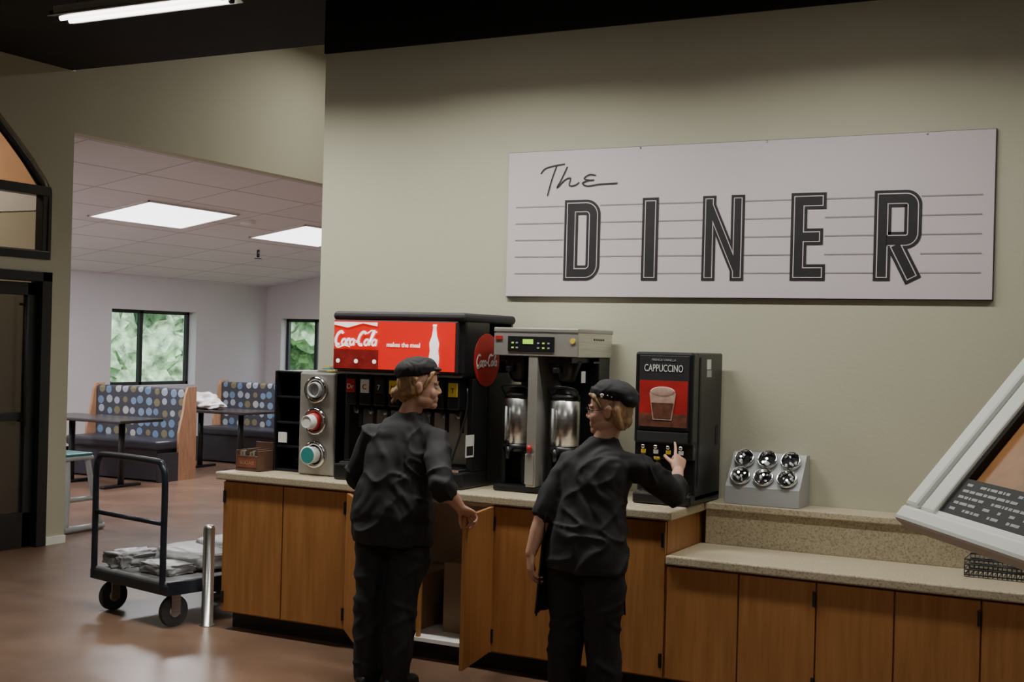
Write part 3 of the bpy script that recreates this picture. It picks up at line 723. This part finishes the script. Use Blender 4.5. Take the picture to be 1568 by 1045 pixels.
def frame(origin,ydir,zdir):
    y=Vector(ydir).normalized(); z=Vector(zdir); z=(z-y*z.dot(y)).normalized(); x=y.cross(z)
    return Matrix(((x.x,y.x,z.x,origin[0]),(x.y,y.y,z.y,origin[1]),(x.z,y.z,z.z,origin[2]),(0,0,0,1)))
def hand(o,HM,side,curls,thumb=(.5,.3),s=.92):
    S=HM@Matrix.Diagonal((side*s,s,s,1))
    def rg(y,cx,rx,rz): return [Vector((p.x+cx,y,p.y)) for p in ring(0,0,0,rx,rz,20)]
    o.loft([rg(-.01,0,.026,.019),rg(.015,0,.030,.018),rg(.045,0,.038,.016),rg(.08,0,.041,.014),rg(.09,0,.038,.010)],M_skin,M=S)
    o.sph((.022,.03,-.008),(.018,.03,.015),M_skin,M=S)
    L=[(.030,.086,(.040,.026,.020),.0088),(.0105,.091,(.045,.029,.021),.0090),(-.0095,.088,(.041,.027,.020),.0085),(-.028,.080,(.032,.021,.018),.0076)]
    for (x,y,ln,r),cu in zip(L,curls):
        p=Vector((x,y-.012,0)); ang=0; pts=[p.copy()]; p=Vector((x,y,0)); pts.append(p.copy()); rs=[r*1.1,r*1.08]
        for k,l in enumerate(ln):
            ang+=cu[k]; p=p+Vector((x*.10*l/.04,math.cos(rad(ang))*l,-math.sin(rad(ang))*l)); pts.append(p.copy()); rs.append(r*(1-.09*(k+1)))
        chain(o,pts,rs,M_skin,M=S)
    a,c=thumb
    pts=[Vector((.018,.020,-.006)),Vector((.038,.045,-.014)),Vector((.038+.034*a,.045+.028,-.014-.028*c)),Vector((.038+.046*a,.045+.052,-.014-.05*c))]
    chain(o,pts,[.014,.0115,.0100,.0085],M_skin,M=S)

def person(name,loc,yaw,rings_,neck,headpos,headyaw,tilt,shoulderR,elbowR,wristR,shoulderL,elbowL,wristL,handR,handL,hairm,kind,hipz,slR,slL,legs):
    root=D.objects.new(name,None); root.location=loc; bpy.context.scene.collection.objects.link(root)
    bpy.context.view_layer.update()
    B=T(loc)@RZ(yaw)
    o=Obj('tunic')
    o.loft([ring(cx,cy,z,rx,ry) for (z,cx,cy,rx,ry) in rings_],M_cloth,M=B)
    for sh,el,wr,f in ((shoulderR,elbowR,wristR,slR),(shoulderL,elbowL,wristL,slL)):
        sh=Vector(sh);el=Vector(el);wr=Vector(wr); e=el.lerp(wr,f)
        chain(o,[sh,sh.lerp(el,.5),el],[.064,.064,.060],M_cloth); o.cyl(el,e,.060,M_cloth,r1=.060,seg=20)
        nb=B@Vector((rings_[-3][1],rings_[-3][2],rings_[-3][0]-.015)); chain(o,[nb,sh],[.056,.060],M_cloth)
    remesh(o,.008,5,root,'tunic',amp=.010,freq=8,zs=.75,fold=.011)
    o=Obj('trousers'); z=hipz
    o.loft([ring(0,0,z-.12,.165,.115),ring(0,0,z-.03,.180,.125),ring(0,0,z+.0,.160,.11)],M_cloth2,M=B)
    for s_,(kx,ky,ax,ay) in zip((-1,1),legs):
        chain(o,[(s_*.085,0,z-.08),(s_*.09,.005,z-.2),(kx,ky,z*.54),(kx*.5+ax*.5,ky*.5+ay*.5-.01,z*.33),(ax,ay,.07)],[.102,.102,.082,.078,.066],M_cloth2,M=B)
    remesh(o,.010,4,root,'trousers',amp=.010,freq=8,zs=.5,fold=.010)
    o=Obj('shoes')
    for s_,(kx,ky,ax,ay) in zip((-1,1),legs):
        SMx=B@T((ax,ay,0))@RZ(-s_*8)
        o.sph((0,.08,.035),(.045,.10,.038),M_shoe,M=SMx); o.sph((0,-.02,.045),(.038,.07,.05),M_shoe,M=SMx); o.box(-.042,.042,-.085,.165,0.0,.02,M_shoe,.009,M=SMx)
        o.cyl((0,-.01,.04),(0,-.01,.1),.045,M_shoe,M=SMx)
    remesh(o,.007,2,root,'shoes')
    for nm,el,wr,hd,side,f in (('arm_right',elbowR,wristR,handR,-1,slR),('arm_left',elbowL,wristL,handL,1,slL)):
        o=Obj(nm); el=Vector(el);wr=Vector(wr)
        chain(o,[el.lerp(wr,max(0,f-.4)),el.lerp(wr,.5),wr],[.040,.037,.026],M_skin)
        hand(o,frame(wr,hd[0],hd[1]),side*hd[4] if len(hd)>4 else side,hd[2],hd[3])
        remesh(o,.0034,3,root,nm,m=M_skin)
    H=T(headpos)@RZ(headyaw)@RX(tilt)
    o=Obj('head')
    S=lambda c,r,R=None:o.sph(c,r,M_skin,M=H,seg=24,R=R)
    S((0,-.014,.030),(.074,.092,.084)); S((0,.022,-.028),(.061,.062,.084)); S((0,.058,-.092),(.027,.025,.021))
    for q in(-1,1):
        S((q*.036,.012,-.066),(.026,.048,.030)); S((q*.032,.054,-.034),(.027,.027,.030)); S((q*.027,.073,.017),(.024,.011,.008))
        S((q*.0775,-.010,-.008),(.008,.018,.030)); S((q*.084,-.016,.006),(.006,.016,.018)); S((q*.009,.086,-.034),(.0075,.009,.0065))
    chain(o,[(0,.076,.012),(0,.085,-.008),(0,.0945,-.027)],[.007,.008,.0092],M_skin,M=H)
    S((0,.071,-.062),(.030,.014,.024))
    hb=H@Vector((0,-.018,-.05)); nk=B@Vector(neck)
    chain(o,[hb,nk],[.050,.056],M_skin)
    remesh(o,.0038,4,root,'head',m=M_skin)
    o=Obj('face_features')
    for q in(-1,1):
        o.sph((q*.030,.0725,-.001),(.0125,.0105,.0065),M_eye,M=H,seg=16); o.sph((q*.030,.0795,-.001),(.0050,.0040,.0050),M_iris,M=H,seg=12)
        o.tube([(q*.014,.082,.020),(q*.030,.084,.025),(q*.048,.074,.020)],.0022,hairm,M=H,sub=4,seg=6)
        o.tube([(q*.017,.080,.0035),(q*.030,.0832,.0075),(q*.045,.074,.003)],.0014,M_iris,M=H,sub=4,seg=6)
    o.sph((0,.0805,-.0590),(.019,.0055,.0032),M_lip,M=H); o.sph((0,.0800,-.0660),(.016,.0055,.0038),M_lip,M=H)
    o.done(root).matrix_parent_inverse=root.matrix_world.inverted()
    o=Obj('hair')
    if kind==1:
        o.sph((0,-.038,.012),(.081,.084,.090),hairm,M=H); o.sph((0,-.118,-.040),(.032,.032,.032),hairm,M=H); o.sph((0,-.070,-.045),(.046,.045,.042),hairm,M=H)
        for q in(-1,1):
            chain(o,[(q*.066,.048,.060),(q*.073,.034,.03),(q*.075,.018,-.005)],[.012,.011,.007],hairm,M=H)
            chain(o,[(q*.072,-.03,.03),(q*.070,-.045,-.03),(q*.03,-.09,-.045)],[.018,.018,.016],hairm,M=H)
        chain(o,[(-.055,.058,.068),(0,.078,.072),(.055,.058,.068)],[.010,.010,.010],hairm,M=H)
        for k in range(7): chain(o,[(random.uniform(-.03,.03),-.12,-.05),(random.uniform(-.04,.04),-.14+random.uniform(-.01,.02),-.08+random.uniform(-.015,.02))],[.010,.004],hairm,M=H)
    else:
        o.sph((0,-.040,.010),(.080,.080,.090),hairm,M=H); o.sph((0,-.068,-.050),(.056,.043,.042),hairm,M=H)
        for q in(-1,1):
            chain(o,[(q*.064,.050,.060),(q*.073,.034,.035),(q*.076,.022,.012)],[.012,.010,.006],hairm,M=H)
            chain(o,[(q*.07,-.048,.0),(q*.06,-.055,-.05),(q*.04,-.065,-.085)],[.020,.020,.013],hairm,M=H)
        chain(o,[(-.055,.058,.068),(0,.078,.072),(.055,.058,.068)],[.010,.010,.010],hairm,M=H)
    remesh(o,.0042,2,root,'hair',amp=.005,freq=50,zs=.3)
    o=Obj('cap')
    if kind==1:
        C=H@T((0,-.018,.066))@RX(12)
        o.sph((0,-.010,.018),(.090,.106,.062),M_cloth,M=C); o.lathe((0,0,-.012),(0,0,1),[(0,.078),(.0,.085),(.03,.090),(.03,.08)],M_cloth,M=C@Matrix.Diagonal((.98,1.10,1,1)),caps=True)
        o.sph((0,.092,.0),(.055,.026,.009),M_cloth,M=C,R=RX(-14))
    else:
        C=H@T((0,-.018,.062))@RX(16)
        o.sph((0,-.020,.022),(.092,.108,.056),M_cloth,M=C); o.sph((0,-.075,.006),(.078,.056,.042),M_cloth,M=C); o.lathe((0,0,-.014),(0,0,1),[(0,.078),(.0,.085),(.033,.089),(.033,.08)],M_cloth,M=C@Matrix.Diagonal((.98,1.14,1,1)))
    remesh(o,.005,3,root,'cap',amp=.004,freq=20,zs=1)
    if kind==2:
        o=Obj('cap_print')
        for (yy,zz,s_) in ((.030,.0,.009),(.030,-.009,.005),(.005,.004,.0035),(-.015,.002,.0025)):
            o.sph((-.0900,yy,zz),(.003,s_,s_*.8),M_white,M=C,seg=10)
        o.done(root).matrix_parent_inverse=root.matrix_world.inverted()
        o=Obj('glasses')
        for q in(-1,1):
            o.tube([(q*.031+.021*math.cos(rad(t)),.092-.006*abs(math.cos(rad(t))),-.003+.016*math.sin(rad(t))) for t in range(0,360,24)],.0015,M_bplast,M=H,closed=True,seg=6)
            o.tube([(q*.052,.086,.0),(q*.074,.05,.002),(q*.084,-.010,.004)],.0018,M_bplast,M=H,seg=6)
        o.tube([(-.010,.093,.0),(.010,.093,.0)],.0013,M_bplast,M=H,seg=6)
        o.done(root).matrix_parent_inverse=root.matrix_world.inverted()
        o=Obj('apron')
        ta,tb,z0,z1=60,218,.46,.93
        prof=[z0+(z1-z0)*i/12 for i in range(13)]
        t=bmesh.new(); cols_=[]
        for z in prof:
            e=.240-.036*(z-z0)/(z1-z0)
            cols_.append([t.verts.new((math.cos(rad(ta+(tb-ta)*k/40))*(e+.006*math.sin(k*1.3)),.01+math.sin(rad(ta+(tb-ta)*k/40))*(e*.80+.006*math.sin(k*1.3)),z)) for k in range(41)])
        for r0,r1 in zip(cols_,cols_[1:]):
            for k in range(40): t.faces.new((r0[k],r0[k+1],r1[k+1],r1[k]))
        o.add(t,M_cloth2,True,B)
        ap=o.done(root); ap.matrix_parent_inverse=root.matrix_world.inverted(); sd=ap.modifiers.new('s','SOLIDIFY'); sd.thickness=.004
    return root
relax=[(18,28,18),(22,32,20),(26,34,22),(30,36,22)]
grip=[(35,60,40),(38,62,40),(40,62,40),(42,60,40)]
point=[(4,8,6),(70,85,55),(75,85,55),(78,80,50)]
person('woman',(-3.372,5.29,0),3,
 [(.71,0,0,.200,.150),(.76,0,.0,.207,.158),(.86,0,.005,.205,.158),(.95,.0,.015,.190,.148),(1.04,.005,.03,.178,.138),(1.14,.01,.05,.184,.132),(1.22,.015,.065,.178,.118),(1.28,.02,.075,.135,.10),(1.325,.025,.085,.085,.075),(1.35,.03,.09,.062,.06)],
 (.03,.085,1.33),(-3.29,5.39,1.475),-58,-1,
 (-3.172,5.35,1.222),(-3.06,5.215,1.03),(-3.02,5.33,.905),
 (-3.530,5.33,1.222),(-3.620,5.33,1.01),(-3.60,5.55,.97),
 ((.25,.62,-.35),(-.2,.4,1),grip,(.6,.9)),((0,1,-.3),(0,.2,1),relax,(.6,.5)),M_hairA,1,.84,.42,.35,((-.085,-.03,-.085,-.07),(.075,-.03,.07,-.06)))
person('woman',(-2.348,5.316,0),-4,
 [(.68,0,0,.190,.145),(.74,0,.0,.193,.150),(.84,0,.005,.184,.146),(.92,.0,.015,.165,.132),(1.0,.005,.03,.160,.125),(1.09,.01,.045,.170,.122),(1.16,.015,.055,.166,.112),(1.21,.02,.065,.125,.090),(1.25,.03,.075,.080,.070),(1.275,.035,.08,.058,.056)],
 (.035,.078,1.255),(-2.296,5.40,1.405),104,-3,
 (-2.128,5.40,1.148),(-2.045,5.60,1.02),(-2.095,5.80,1.105),
 (-2.466,5.375,1.148),(-2.545,5.28,.935),(-2.585,5.23,.745),
 ((-.12,.62,.78),(.8,-.5,.35),point,(.4,.9)),((-.02,.0,-1),(-.75,-.65,0),relax,(.5,.5),1),M_hairB,2,.80,.40,.15,((-.09,.0,-.10,0),(.09,.01,.10,.02)))

# ---------------------------------------------------------------- camera
cam=D.cameras.new('camera'); cam.lens=45; cam.sensor_width=36; cam.clip_start=.05
c=D.objects.new('camera',cam); bpy.context.scene.collection.objects.link(c)
c.matrix_world=T((0,0,1.7))@RZ(27.4)@RX(90.07)@RZ(1.5)
bpy.context.scene.camera=c
